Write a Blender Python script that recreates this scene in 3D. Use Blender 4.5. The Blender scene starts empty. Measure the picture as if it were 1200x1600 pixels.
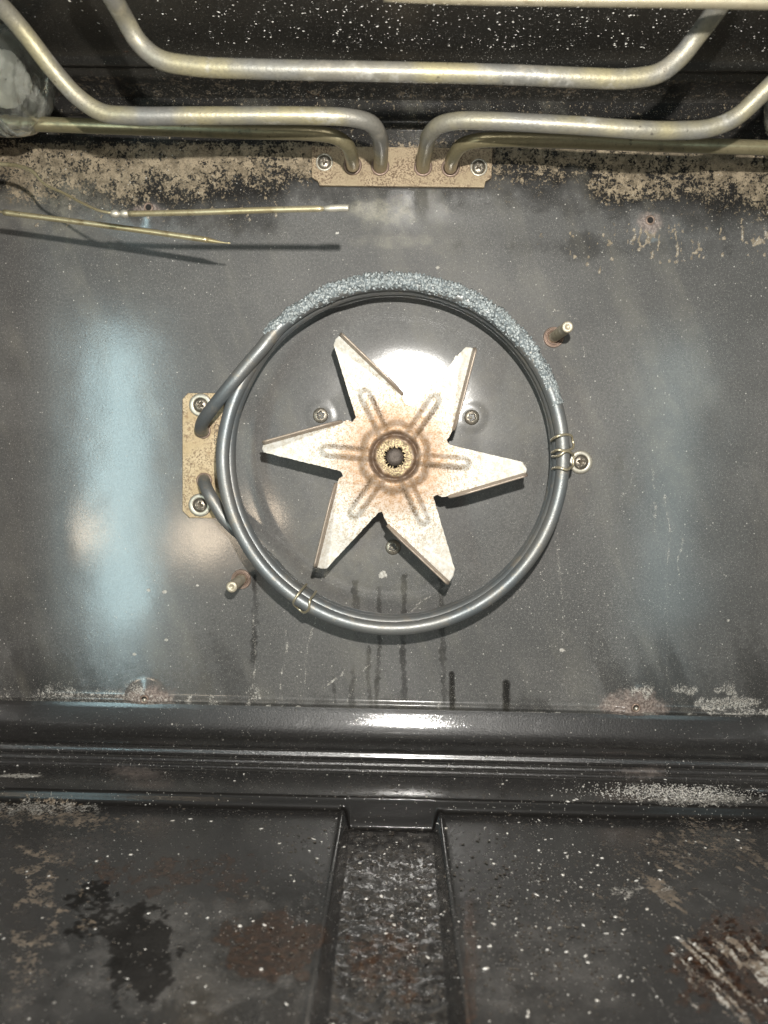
import bpy, math, random
import numpy as np
from mathutils import Vector, Matrix

random.seed(7)
rng = np.random.RandomState(11)
SC = bpy.context.scene
COL = SC.collection

# ------------------------------------------------------------------ camera
F = 1200.0                                    # focal length in photo pixels
CAM = np.array([0.0, -0.433, 0.0])
yaw, pitch, roll = math.radians(0.95), math.radians(4.5), math.radians(1.0)
fwd = Vector((-math.sin(yaw) * math.cos(pitch), math.cos(yaw) * math.cos(pitch), -math.sin(pitch)))
r0 = fwd.cross(Vector((0, 0, 1))).normalized()
u0 = r0.cross(fwd).normalized()
rt = r0 * math.cos(roll) + u0 * math.sin(roll)
up = u0 * math.cos(roll) - r0 * math.sin(roll)
cd = bpy.data.cameras.new('camera')
cam = bpy.data.objects.new('camera', cd)
COL.objects.link(cam)
cam.matrix_world = Matrix(((rt.x, up.x, -fwd.x, CAM[0]), (rt.y, up.y, -fwd.y, CAM[1]),
                           (rt.z, up.z, -fwd.z, CAM[2]), (0, 0, 0, 1)))
cd.sensor_fit = 'HORIZONTAL'; cd.sensor_width = 36; cd.lens = 36
cd.clip_start = 0.005; cd.clip_end = 50
cd.dof.use_dof = True; cd.dof.focus_distance = 0.405; cd.dof.aperture_fstop = 36 / 2.6
SC.camera = cam
_f, _r, _u = (np.array(v) for v in (fwd, rt, up))


def P(px, py, Y):
    """world point on the vertical plane Y seen at photo pixel (px, py)"""
    d = _f + _r * (px - 600) / F + _u * (800 - py) / F
    t = (Y - CAM[1]) / d[1]
    return Vector(CAM + d * t)


def proj(x, y, z):
    dx, dy, dz = x - CAM[0], y - CAM[1], z - CAM[2]
    c = dx * _f[0] + dy * _f[1] + dz * _f[2]
    c = np.maximum(c, 0.01)
    return (600 + F * (dx * _r[0] + dy * _r[1] + dz * _r[2]) / c,
            800 - F * (dx * _u[0] + dy * _u[1] + dz * _u[2]) / c)


# ------------------------------------------------------------------ world, lamps
W = bpy.data.worlds.new('World'); SC.world = W; W.use_nodes = True
bg = W.node_tree.nodes['Background']
bg.inputs[0].default_value = (0.93, 0.92, 0.88, 1); bg.inputs[1].default_value = 0.17

fl = bpy.data.lights.new('phone_torch', 'AREA'); fl.shape = 'DISK'; fl.size = 0.008
fl.energy = 2.4; fl.color = (1.0, 0.965, 0.905)
flo = bpy.data.objects.new('phone_torch', fl); COL.objects.link(flo)
flo.location = (0.016, -0.44, 0.068); flo.rotation_euler = (math.radians(90), 0, 0)


def area(name, loc, target, sx, sy, energy, color):
    l = bpy.data.lights.new(name, 'AREA'); l.shape = 'RECTANGLE'; l.size = sx; l.size_y = sy
    l.energy = energy; l.color = color
    o = bpy.data.objects.new(name, l); COL.objects.link(o); o.location = loc
    o.rotation_euler = (Vector(target) - Vector(loc)).to_track_quat('-Z', 'Y').to_euler()
    return o


area('reflection_strip_left', (-0.590, -1.2, -0.075), (-0.15, 0, -0.04), 0.10, 0.64, 2.7, (0.66, 0.95, 1.0))  # unseen strip lamp added for the cyan band reflected at left
area('reflection_strip_right', (0.575, -1.2, -0.06), (0.15, 0, -0.04), 0.10, 0.60, 0.5, (0.66, 0.95, 1.0))  # its counterpart, added for the fainter band at right
area('warm_reflection_lamp', (-0.408, -1.2, -0.19), (-0.1, 0, -0.05), 0.11, 0.06, 0.6, (1.0, 0.80, 0.58))  # unseen warm lamp added for a soft spot mirrored in the enamel
area('warm_reflection_lamp', (-0.72, -1.2, -0.19), (-0.2, 0, -0.05), 0.10, 0.05, 0.6, (1.0, 0.80, 0.58))  # second added lamp, for the warm spot further left

vs = SC.view_settings
vs.view_transform = 'Standard'; vs.look = 'None'; vs.exposure = 0.0; vs.gamma = 1.0
vs.use_curve_mapping = False

# ------------------------------------------------------------------ helpers


def tag(o, label=None, cat=None, group=None, kind=None):
    if label: o['label'] = label
    if cat: o['category'] = cat
    if group: o['group'] = group
    if kind: o['kind'] = kind
    return o


def empty(name, loc, label, cat, group=None):
    o = bpy.data.objects.new(name, None); COL.objects.link(o); o.location = loc
    o.empty_display_size = 0.01
    return tag(o, label, cat, group)


def mesh(name, verts, faces, mat, root=None, parent=None, smooth=True, loc=None):
    """verts in world space; root gives the thing whose origin they are shifted to"""
    V = np.asarray(verts, dtype=np.float64).reshape(-1, 3)
    off = np.array(root.location) if root is not None else np.array(loc if loc is not None else (0, 0, 0))
    me = bpy.data.meshes.new(name)
    if isinstance(faces, np.ndarray) and faces.ndim == 2:
        k = faces.shape[1]; n = len(faces)
        me.vertices.add(len(V)); me.vertices.foreach_set('co', (V - off).ravel().astype(np.float32))
        me.loops.add(n * k); me.loops.foreach_set('vertex_index', faces.ravel().astype(np.int32))
        me.polygons.add(n); me.polygons.foreach_set('loop_start', np.arange(0, n * k, k, dtype=np.int32))
        me.update(calc_edges=True)
    else:
        me.from_pydata([tuple(v) for v in (V - off)], [], faces)
    me.validate()
    if smooth:
        me.polygons.foreach_set('use_smooth', np.ones(len(me.polygons), dtype=bool))
    me.materials.append(mat)
    o = bpy.data.objects.new(name, me); COL.objects.link(o)
    if root is None:
        o.location = off
    else:
        o.parent = parent or root
    return o


def grid_faces(nu, nv, close_u=False):
    i = np.arange(nu if close_u else nu - 1)[:, None]; j = np.arange(nv - 1)[None, :]
    i2 = (i + 1) % nu
    a = i * nv + j; b = i2 * nv + j; c = i2 * nv + j + 1; d = i * nv + j + 1
    return np.stack([a, b, c, d], -1).reshape(-1, 4)


def catmull(pts, step):
    P_ = [Vector(p) for p in pts]
    P_ = [P_[0] * 2 - P_[1]] + P_ + [P_[-1] * 2 - P_[-2]]
    out = []
    for k in range(1, len(P_) - 2):
        a, b, c, d = P_[k - 1:k + 3]
        t0 = 0; t1 = max((b - a).length, 1e-9) ** .5; t2 = t1 + max((c - b).length, 1e-9) ** .5; t3 = t2 + max((d - c).length, 1e-9) ** .5
        n = max(2, int((c - b).length / step))
        for s in range(n):
            t = t1 + (t2 - t1) * s / n
            A1 = a * ((t1 - t) / (t1 - t0)) + b * ((t - t0) / (t1 - t0))
            A2 = b * ((t2 - t) / (t2 - t1)) + c * ((t - t1) / (t2 - t1))
            A3 = c * ((t3 - t) / (t3 - t2)) + d * ((t - t2) / (t3 - t2))
            B1 = A1 * ((t2 - t) / (t2 - t0)) + A2 * ((t - t0) / (t2 - t0))
            B2 = A2 * ((t3 - t) / (t3 - t1)) + A3 * ((t - t1) / (t3 - t1))
            out.append(B1 * ((t2 - t) / (t2 - t1)) + B2 * ((t - t1) / (t2 - t1)))
    out.append(P_[-2].copy())
    return out


def tube_vf(path, rad, res=20, caps=True, disp=None):
    """rad: number or function(t 0..1); disp(i, j, point, normal, t) adds to the radius"""
    n = len(path)
    tans = []
    for i in range(n):
        tans.append((path[min(i + 1, n - 1)] - path[max(i - 1, 0)]).normalized())
    nrm = tans[0].orthogonal().normalized()
    V = []
    for i in range(n):
        t = tans[i]
        nrm = (nrm - t * nrm.dot(t)).normalized(); bi = t.cross(nrm)
        for j in range(res):
            a = 2 * math.pi * j / res
            d = nrm * math.cos(a) + bi * math.sin(a)
            s = i / (n - 1)
            r = rad(s) if callable(rad) else rad
            if disp: r += disp(path[i] + d * r, d, s)
            V.append(path[i] + d * r)
    Fc = []
    for i in range(n - 1):
        for j in range(res):
            j2 = (j + 1) % res
            Fc.append((i * res + j, i * res + j2, (i + 1) * res + j2, (i + 1) * res + j))
    if caps:
        Fc.append(tuple(reversed(range(res)))); Fc.append(tuple((n - 1) * res + j for j in range(res)))
    return V, Fc


def lathe_vf(profile, axis='Y', res=40, mod=None):
    """profile (r, h); h goes along -Y (towards the viewer) when axis is 'Y', along X when 'X'"""
    V = []
    for (r, h) in profile:
        for j in range(res):
            a = 2 * math.pi * j / res
            rr = r * (mod(a, h) if mod else 1)
            c, s = math.cos(a) * rr, math.sin(a) * rr
            V.append((c, -h, s) if axis == 'Y' else (h, c, s))
    Fc = []
    for i in range(len(profile) - 1):
        for j in range(res):
            j2 = (j + 1) % res
            Fc.append((i * res + j, i * res + j2, (i + 1) * res + j2, (i + 1) * res + j))
    return V, Fc


def sm(x, a, b):
    t = np.clip((x - a) / (b - a), 0, 1)
    return t * t * (3 - 2 * t)


_lat = rng.rand(256, 256)


def vnoise(x, y):
    xi = np.floor(x).astype(int); yi = np.floor(y).astype(int)
    fx = x - xi; fy = y - yi; fx = fx * fx * (3 - 2 * fx); fy = fy * fy * (3 - 2 * fy)
    g = lambda i, j: _lat[i % 256, j % 256]
    return ((g(xi, yi) * (1 - fx) + g(xi + 1, yi) * fx) * (1 - fy) + (g(xi, yi + 1) * (1 - fx) + g(xi + 1, yi + 1) * fx) * fy)


def fbm(x, y, o=4):
    s = 0; a = .5; t = 0
    for k in range(o):
        s = s + a * vnoise(x * 2 ** k + 17 * k, y * 2 ** k + 31 * k); t += a; a *= .55
    return s / t


# ------------------------------------------------------------------ materials
class NT:
    def __init__(s, name):
        s.m = bpy.data.materials.new(name); s.m.use_nodes = True
        s.t = s.m.node_tree; s.b = s.t.nodes['Principled BSDF']
        s.tc = s.t.nodes.new('ShaderNodeTexCoord'); s.co = s.tc.outputs['Object']

    def n(s, typ, ins=None, **kw):
        nd = s.t.nodes.new('ShaderNode' + typ)
        for k, v in kw.items(): setattr(nd, k, v)
        for k, v in (ins or {}).items():
            if isinstance(v, bpy.types.NodeSocket): s.t.links.new(v, nd.inputs[k])
            else: nd.inputs[k].default_value = v
        return nd

    def noise(s, scale, detail=4, rough=.6, co=None, dist=0.0):
        return s.n('TexNoise', {'Vector': co or s.co, 'Scale': scale, 'Detail': detail, 'Roughness': rough, 'Distortion': dist}).outputs[0]

    def voro(s, scale, co=None, feature='F1'):
        return s.n('TexVoronoi', {'Vector': co or s.co, 'Scale': scale}, feature=feature)

    def math(s, op, a, b=0.0, c=0.0, clamp=False):
        return s.n('Math', {0: a, 1: b, 2: c}, operation=op, use_clamp=clamp).outputs[0]

    def ramp(s, v, a, b, lo=0.0, hi=1.0):
        return s.n('MapRange', {0: v, 1: a, 2: b, 3: lo, 4: hi}, interpolation_type='SMOOTHSTEP').outputs[0]

    def mix(s, f, a, b):
        nd = s.t.nodes.new('ShaderNodeMix'); nd.data_type = 'RGBA'
        for i, v in ((0, f), (6, a), (7, b)):
            if isinstance(v, bpy.types.NodeSocket): s.t.links.new(v, nd.inputs[i])
            else: nd.inputs[i].default_value = (v if i == 0 else (*v, 1) if len(v) == 3 else v)
        return nd.outputs[2]

    def mixf(s, f, a, b):
        nd = s.t.nodes.new('ShaderNodeMix'); nd.data_type = 'FLOAT'
        for i, v in ((0, f), (2, a), (3, b)):
            if isinstance(v, bpy.types.NodeSocket): s.t.links.new(v, nd.inputs[i])
            else: nd.inputs[i].default_value = v
        return nd.outputs[0]

    def attr(s, name):
        a = s.n('Attribute', attribute_name=name)
        sp = s.n('SeparateColor', {0: a.outputs['Color']})
        return sp.outputs[0], sp.outputs[1], sp.outputs[2], a.outputs['Alpha']

    def set(s, **kw):
        for k, v in kw.items():
            k = {'color': 'Base Color', 'rough': 'Roughness', 'metal': 'Metallic', 'normal': 'Normal', 'spec': 'Specular IOR Level',
                 'coat': 'Coat Weight', 'coatr': 'Coat Roughness', 'trans': 'Transmission Weight', 'ior': 'IOR'}[k]
            if isinstance(v, bpy.types.NodeSocket): s.t.links.new(v, s.b.inputs[k])
            else: s.b.inputs[k].default_value = (*v, 1) if isinstance(v, tuple) else v
        return s.m

    def bump(s, h, strength, dist):
        return s.n('Bump', {'Height': h, 'Strength': strength, 'Distance': dist}).outputs[0]


def enamel(name, base, base2, rough, crust_c, speck_scale=650, grain=.5, bump=.25, coat=0.0, spec=.8, gk=.30, coatr=.16, dot=.9, cbump=.1, film_glare_c=(.24, .22, .20), wetk=9.0):
    """speckled oven enamel; attribute 'soil_tone': R baked crust, G scattered white specks, B solid white deposit and pale lines, A dark grime and darkening
       attribute 'tint': R pink rust, G brown grease, B grey film and painted-in glare, A bump of boiled-on liquid"""
    m = NT(name)
    R, G, B, A = m.attr('soil_tone'); PR, BR, GF, WB = m.attr('tint')
    big = m.noise(14, 3, .6); mid = m.noise(90, 5, .65); fine = m.noise(420, 5, .7); fin2 = m.noise(1500, 2, .6); f3 = m.noise(760, 4, .7)
    col = m.mix(m.ramp(big, .35, .7), base, base2)
    col = m.mix(m.ramp(f3, .42, .62, 0, .45), col, tuple(c * .5 for c in base))
    # light grain in the enamel itself
    v0 = m.voro(1700)
    rc0 = m.n('SeparateColor', {0: v0.outputs[1]})
    g0 = m.math('MULTIPLY', m.ramp(v0.outputs[0], .45, .1), m.ramp(rc0.outputs[0], .55, .95))
    col = m.mix(m.math('MULTIPLY', g0, grain), col, (.42, .41, .37))
    # dark grime, darkened areas and brown grease
    dk = m.math('MULTIPLY', A, m.ramp(m.math('ADD', m.math('MULTIPLY', m.math('ADD', mid, fine), .5), A), .72, .98))
    col = m.mix(m.math('MULTIPLY', dk, .93), col, (.012, .011, .010))
    bq = m.math('ADD', m.math('ADD', m.math('MULTIPLY', mid, .9), m.math('MULTIPLY', fine, .5)), BR)
    bn = m.math('MULTIPLY', m.ramp(bq, 1.00, 1.08), m.ramp(BR, .02, .2))
    col = m.mix(bn, col, m.mix(m.ramp(fine, .4, .65), (.012, .006, .004), (.060, .026, .011)))
    gf = m.math('MULTIPLY', GF, m.ramp(m.math('ADD', m.math('MULTIPLY', mid, .8), m.math('MULTIPLY', f3, .5)), .45, .85))
    col = m.mix(gf, col, film_glare_c)
    # crust: islands of tan with small dark pits
    nn = m.math('ADD', m.math('MULTIPLY', f3, .55), m.math('MULTIPLY', m.noise(260, 3, .6), .45))
    cr = m.ramp(m.math('ADD', nn, m.math('MULTIPLY', R, .30)), .645, .72)
    cr = m.math('MULTIPLY', m.math('MULTIPLY', cr, m.ramp(R, .02, .35)), m.ramp(fin2, .2, .6, .55, .95))
    col = m.mix(cr, col, m.mix(m.ramp(m.noise(150, 4, .7), .38, .62), tuple(c * .62 for c in crust_c), tuple(min(1, c * 1.25) for c in crust_c)))
    pk = m.math('MULTIPLY', PR, m.ramp(m.math('ADD', m.math('MULTIPLY', fine, .8), m.math('MULTIPLY', PR, .5)), .42, .82))
    col = m.mix(pk, col, m.mix(m.ramp(f3, .38, .62), (.15, .115, .10), (.40, .33, .29)))
    # white deposit, pale lines and specks
    wd = m.ramp(m.math('ADD', m.math('MULTIPLY', m.math('ADD', f3, fin2), .5), m.math('MULTIPLY', B, .45)), .70, .84)
    wd = m.math('MULTIPLY', wd, m.ramp(B, .02, .25))
    v1 = m.voro(speck_scale); rc = m.n('SeparateColor', {0: v1.outputs[1]})
    th = m.math('SUBTRACT', 1.0, m.math('MULTIPLY', G, gk))
    on = m.math('GREATER_THAN', rc.outputs[0], th)
    sp = m.math('MULTIPLY', on, m.ramp(m.math('DIVIDE', v1.outputs[0], m.math('ADD', rc.outputs[1], .25)), .34, .15))
    v2 = m.voro(speck_scale * 2.3); rc2 = m.n('SeparateColor', {0: v2.outputs[1]})
    th2 = m.math('SUBTRACT', 1.0, m.math('MULTIPLY', G, min(.9, gk * 3)))
    sp2 = m.math('MULTIPLY', m.math('GREATER_THAN', rc2.outputs[0], th2), m.ramp(v2.outputs[0], .40, .15))
    spd = m.math('MULTIPLY', m.math('MAXIMUM', m.math('MULTIPLY', sp, m.ramp(rc.outputs[2], .1, .9, .35, 1)), m.math('MULTIPLY', sp2, .6)), dot)
    wh = m.math('MAXIMUM', m.math('MULTIPLY', wd, .85), spd)
    col = m.mix(wh, col, m.mix(rc.outputs[2], (.42, .39, .34), (.74, .71, .65)))
    dry = m.math('MAXIMUM', cr, m.math('MAXIMUM', wh, pk), clamp=True)
    rr = m.mixf(dry, m.math('ADD', rough, m.math('MULTIPLY', mid, .12)), .75)
    h = m.math('ADD', m.math('MULTIPLY', fin2, .6), m.math('MULTIPLY', f3, .8))
    h = m.math('ADD', h, m.math('MULTIPLY', cr, 1.3)); h = m.math('ADD', h, m.math('MULTIPLY', wh, 1.0))
    h = m.math('ADD', h, m.math('MULTIPLY', bn, .9))
    boil = m.math('MULTIPLY', m.math('MULTIPLY', WB, m.noise(280, 3, .6)), wetk)
    h = m.math('ADD', h, boil)
    hc = m.math('ADD', m.math('ADD', m.math('MULTIPLY', fine, .5), m.math('MULTIPLY', f3, .5)), m.math('ADD', boil, m.math('MULTIPLY', bn, .8)))
    wet = m.math('MAXIMUM', m.math('MULTIPLY', dk, .9), dry)
    ct = m.math('MULTIPLY', coat, m.math('SUBTRACT', 1.0, wet, clamp=True))
    rr = m.math('ADD', rr, m.math('MULTIPLY', dk, .25))
    m.t.links.new(m.bump(hc, cbump, .0003), m.b.inputs['Coat Normal']); m.b.inputs['Coat IOR'].default_value = 1.8
    return m.set(color=col, rough=rr, normal=m.bump(h, bump, .0003), coat=ct, coatr=coatr, spec=m.mixf(dk, spec, .12))


def metal(name, cols, scale=120, metallic=.6, rough=.4, bump=.2, pits=0.0, pitc=(.04, .03, .025), heat=None, patch=None):
    m = NT(name)
    a = m.noise(scale, 5, .65); b = m.noise(scale * .22, 3, .6); c = m.noise(scale * 9, 3, .6)
    col = m.mix(m.ramp(b, .35, .65), cols[0], cols[1])
    col = m.mix(m.ramp(a, .52, .72), col, cols[2])
    if patch:
        col = m.mix(m.ramp(m.noise(16, 4, .6), .40, .60), col, patch)
        col = m.mix(m.math('MULTIPLY', m.ramp(m.noise(60, 5, .7), .56, .66), .7), col, (.52, .50, .45))
    if heat:
        hq = m.n('Attribute', attribute_name='heat').outputs['Fac']
        col = m.mix(m.math('MULTIPLY', hq, .9), col, m.mix(b, heat, tuple(q * 1.5 for q in heat)))
    if pits:
        p = m.math('MULTIPLY', m.ramp(m.noise(scale * 4, 5, .7), .68 - pits * .12, .76 - pits * .12), m.ramp(b, .35, .6))
        col = m.mix(p, col, pitc)
    col = m.mix(m.ramp(c, .4, .75, 0, .35), col, tuple(x * .55 for x in cols[0]))
    rr = m.math('ADD', rough, m.math('MULTIPLY', m.math('SUBTRACT', a, .5), .3))
    return m.set(color=col, rough=rr, metal=metallic, normal=m.bump(m.math('ADD', c, a), bump, .0003))


M = {}
M['wall'] = enamel('back_wall_enamel', (.098, .096, .092), (.140, .136, .129), .46, (.32, .26, .18), speck_scale=900, grain=.5, bump=.55, coat=.65, coatr=.14, gk=.20, dot=.8, cbump=.10, spec=.4, film_glare_c=(.32, .30, .24))
M['floor'] = enamel('floor_enamel', (.013, .012, .012), (.026, .023, .022), .20, (.24, .19, .14), speck_scale=520, grain=.3, bump=.6, coat=1.0, coatr=.09, gk=.22, cbump=.25, film_glare_c=(.13, .122, .114), wetk=12.0, spec=1.0)
M['ceiling'] = enamel('ceiling_enamel', (.016, .015, .013), (.026, .024, .020), .34, (.11, .085, .055), speck_scale=520, grain=.3, bump=.5, coat=.3, cbump=.4)
M['tube_grey'] = metal('oxidised_tube', [(.27, .255, .22), (.25, .25, .24), (.40, .365, .30)], 90, .40, .44, .45, .5, patch=(.42, .37, .22))
M['tube_tan'] = metal('heat_tanned_tube', [(.30, .26, .15), (.36, .31, .19), (.21, .19, .12)], 80, .6, .33, .2, .5)
M['ring'] = metal('blued_ring_tube', [(.25, .25, .24), (.19, .21, .22), (.32, .29, .24)], 140, .55, .44, .3, heat=(.20, .165, .095))
M['ring_tan'] = metal('ring_tube_end', [(.25, .22, .15), (.30, .27, .19), (.17, .15, .11)], 110, .65, .38, .2)
M['plate'] = metal('gold_passivated_plate', [(.50, .38, .22), (.60, .48, .31), (.36, .24, .13)], 260, .35, .5, .45, 1.5, (.22, .15, .09))
M['plate_dull'] = metal('browned_plate', [(.38, .30, .19), (.45, .35, .23), (.26, .18, .11)], 260, .3, .5, .5, 1.7, (.15, .10, .06))
M['screw'] = metal('screw_steel', [(.30, .27, .22), (.36, .32, .26), (.22, .19, .15)], 300, .8, .34, .2)
M['washer'] = metal('washer_steel', [(.55, .52, .44), (.62, .58, .48), (.42, .38, .30)], 300, .6, .38, .2)
M['collar'] = metal('collar_rusty', [(.26, .19, .15), (.34, .25, .20), (.18, .13, .10)], 300, .5, .45, .3)
M['stud'] = metal('stud_brassy', [(.60, .52, .38), (.68, .62, .50), (.42, .32, .20)], 500, .5, .42, .4)
M['wire'] = metal('clip_wire', [(.66, .58, .40), (.72, .64, .46), (.45, .38, .25)], 300, .7, .35, .2)
M['probe'] = metal('probe_brass', [(.55, .46, .26), (.64, .56, .36), (.38, .30, .17)], 160, .7, .32, .2, .6)
M['vane'] = metal('vane_edge', [(.40, .33, .27), (.46, .38, .30), (.30, .23, .19)], 200, .45, .45, .3)
M['shaft'] = metal('shaft_dark', [(.07, .055, .045), (.10, .08, .065), (.05, .04, .035)], 500, .5, .5, .4)
M['lamp_base'] = metal('lamp_base_metal', [(.30, .28, .25), (.34, .31, .27), (.2, .18, .16)], 200, .7, .4, .2)


def dark_mat():
    m = NT('hole_black')
    return m.set(color=m.mix(m.noise(400), (.006, .006, .006), (.015, .013, .012)), rough=.8)


M['hole'] = dark_mat()


def crust_mat():
    m = NT('blistered_grey_crust')
    v = m.voro(750); n = m.noise(500, 4, .6)
    col = m.mix(m.ramp(v.outputs[0], .1, .75), (.54, .57, .56), (.22, .25, .26))
    col = m.mix(m.ramp(n, .62, .72), col, (.10, .11, .11))
    col = m.mix(m.ramp(m.noise(60), .5, .75), col, (.40, .44, .44))
    h = m.math('SUBTRACT', n, v.outputs[0])
    return m.set(color=col, rough=.42, metal=.15, normal=m.bump(h, .8, .0012))


M['crust'] = crust_mat()


def fan_mat():
    m = NT('aluminised_fan_steel')
    sep = m.n('SeparateXYZ', {0: m.co})
    x, z = sep.outputs[0], sep.outputs[2]
    r = m.math('SQRT', m.math('ADD', m.math('MULTIPLY', x, x), m.math('MULTIPLY', z, z)))
    warp = m.math('MULTIPLY', m.math('SUBTRACT', m.noise(120, 3), .5), .006)
    r2 = m.math('ADD', r, warp)
    fine = m.noise(1300, 3, .7); mid = m.noise(420, 4, .65)
    pale = m.mix(m.ramp(mid, .35, .65), (.72, .70, .65), (.60, .56, .48))
    speck = m.ramp(m.math('ADD', fine, m.math('MULTIPLY', mid, .4)), .69, .80)
    dens = m.ramp(r2, .066, .026)
    col = m.mix(m.math('MULTIPLY', speck, m.math('ADD', .15, m.math('MULTIPLY', dens, .85))), pale, (.34, .25, .15))
    halo = m.ramp(r2, .040, .019)
    col = m.mix(m.math('MULTIPLY', halo, m.math('ADD', .45, m.math('MULTIPLY', mid, .5))), col, (.33, .165, .06))
    ring = m.math('MULTIPLY', m.ramp(r2, .0085, .0108), m.ramp(r2, .0145, .0118))
    col = m.mix(m.math('MULTIPLY', ring, .8), col, (.10, .065, .045))
    ring2 = m.math('MULTIPLY', m.ramp(r2, .0155, .0175), m.ramp(r2, .0215, .0185))
    col = m.mix(m.math('MULTIPLY', ring2, .35), col, (.16, .10, .055))
    mid_d = m.ramp(r2, .0100, .0085)
    col = m.mix(m.math('MULTIPLY', mid_d, .9), col, m.mix(m.ramp(fine, .46, .60), (.13, .085, .04), (.58, .47, .25)))
    rib = m.n('Attribute', attribute_name='rib').outputs['Fac']
    col = m.mix(m.math('MULTIPLY', rib, m.ramp(fine, .40, .52)), col, (.12, .08, .045))
    h = m.math('ADD', fine, mid)
    return m.set(color=col, rough=.50, metal=.25, normal=m.bump(h, .25, .0004))


M['fan'] = fan_mat()


def glass_mat():
    m = NT('dirty_lamp_glass')
    n = m.noise(70, 5, .7); f = m.noise(500, 4, .7)
    film = m.ramp(m.math('ADD', n, m.math('MULTIPLY', f, .3)), .60, .85, .03, .30)
    d = m.n('BsdfPrincipled', {'Base Color': m.mix(m.ramp(f, .55, .68), (.78, .79, .71), (.30, .24, .17)), 'Roughness': .28})
    m.set(color=(.96, .98, .95), rough=.03, trans=1.0, ior=1.47, normal=m.bump(m.noise(500, 2), .15, .0004))
    mx = m.n('MixShader', {0: film, 1: m.b.outputs[0], 2: d.outputs[0]})
    m.t.links.new(mx.outputs[0], m.t.nodes['Material Output'].inputs[0])
    return m.m


M['glass'] = glass_mat()


def simple(name, c1, c2, scale, rough, metal_=0.0):
    m = NT(name)
    return m.set(color=m.mix(m.ramp(m.noise(scale), .35, .65), c1, c2), rough=rough, metal=metal_, spec=.9)


M['bulb'] = simple('bulb_glass', (.75, .74, .68), (.66, .64, .56), 60, .25)
M['speck'] = simple('residue_white', (.86, .84, .80), (.66, .62, .55), 900, .20)
M['stamp'] = simple('stamped_ink', (.10, .08, .05), (.16, .12, .08), 600, .7)

# ------------------------------------------------------------------ painting helpers (wear, glare and darkening laid on surfaces)


def blob(px, py, cx, cy, rx, ry, soft=.5, rag=0.0, sc=30):
    d = np.sqrt(((px - cx) / rx) ** 2 + ((py - cy) / ry) ** 2)
    if rag: d = d + (fbm(px / sc, py / sc) - .5) * 2 * rag
    return 1 - sm(d, 1 - soft, 1 + soft * .3)


def stroke(px, py, pts, w, rag=0.0):
    best = np.full(px.shape, 1e9)
    for (x0, y0), (x1, y1) in zip(pts[:-1], pts[1:]):
        dx, dy = x1 - x0, y1 - y0; L = dx * dx + dy * dy + 1e-9
        t = np.clip(((px - x0) * dx + (py - y0) * dy) / L, 0, 1)
        best = np.minimum(best, np.hypot(px - x0 - t * dx, py - y0 - t * dy))
    if rag: best = best + (vnoise(px / 5, py / 5) - .5) * rag * w
    return 1 - sm(best, w * .4, w * 1.1)


def set_attr(o, name, ch):
    me = o.data
    a = me.attributes.new(name, 'FLOAT_COLOR', 'POINT')
    a.data.foreach_set('color', np.clip(np.stack([c.ravel() for c in ch], -1), 0, 1).astype(np.float32).ravel())


HOLES = [(233, 325), (1015, 345), (228, 1090), (990, 1102)]
FC = P(618, 716, 0)          # wall point behind the fan

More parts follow.
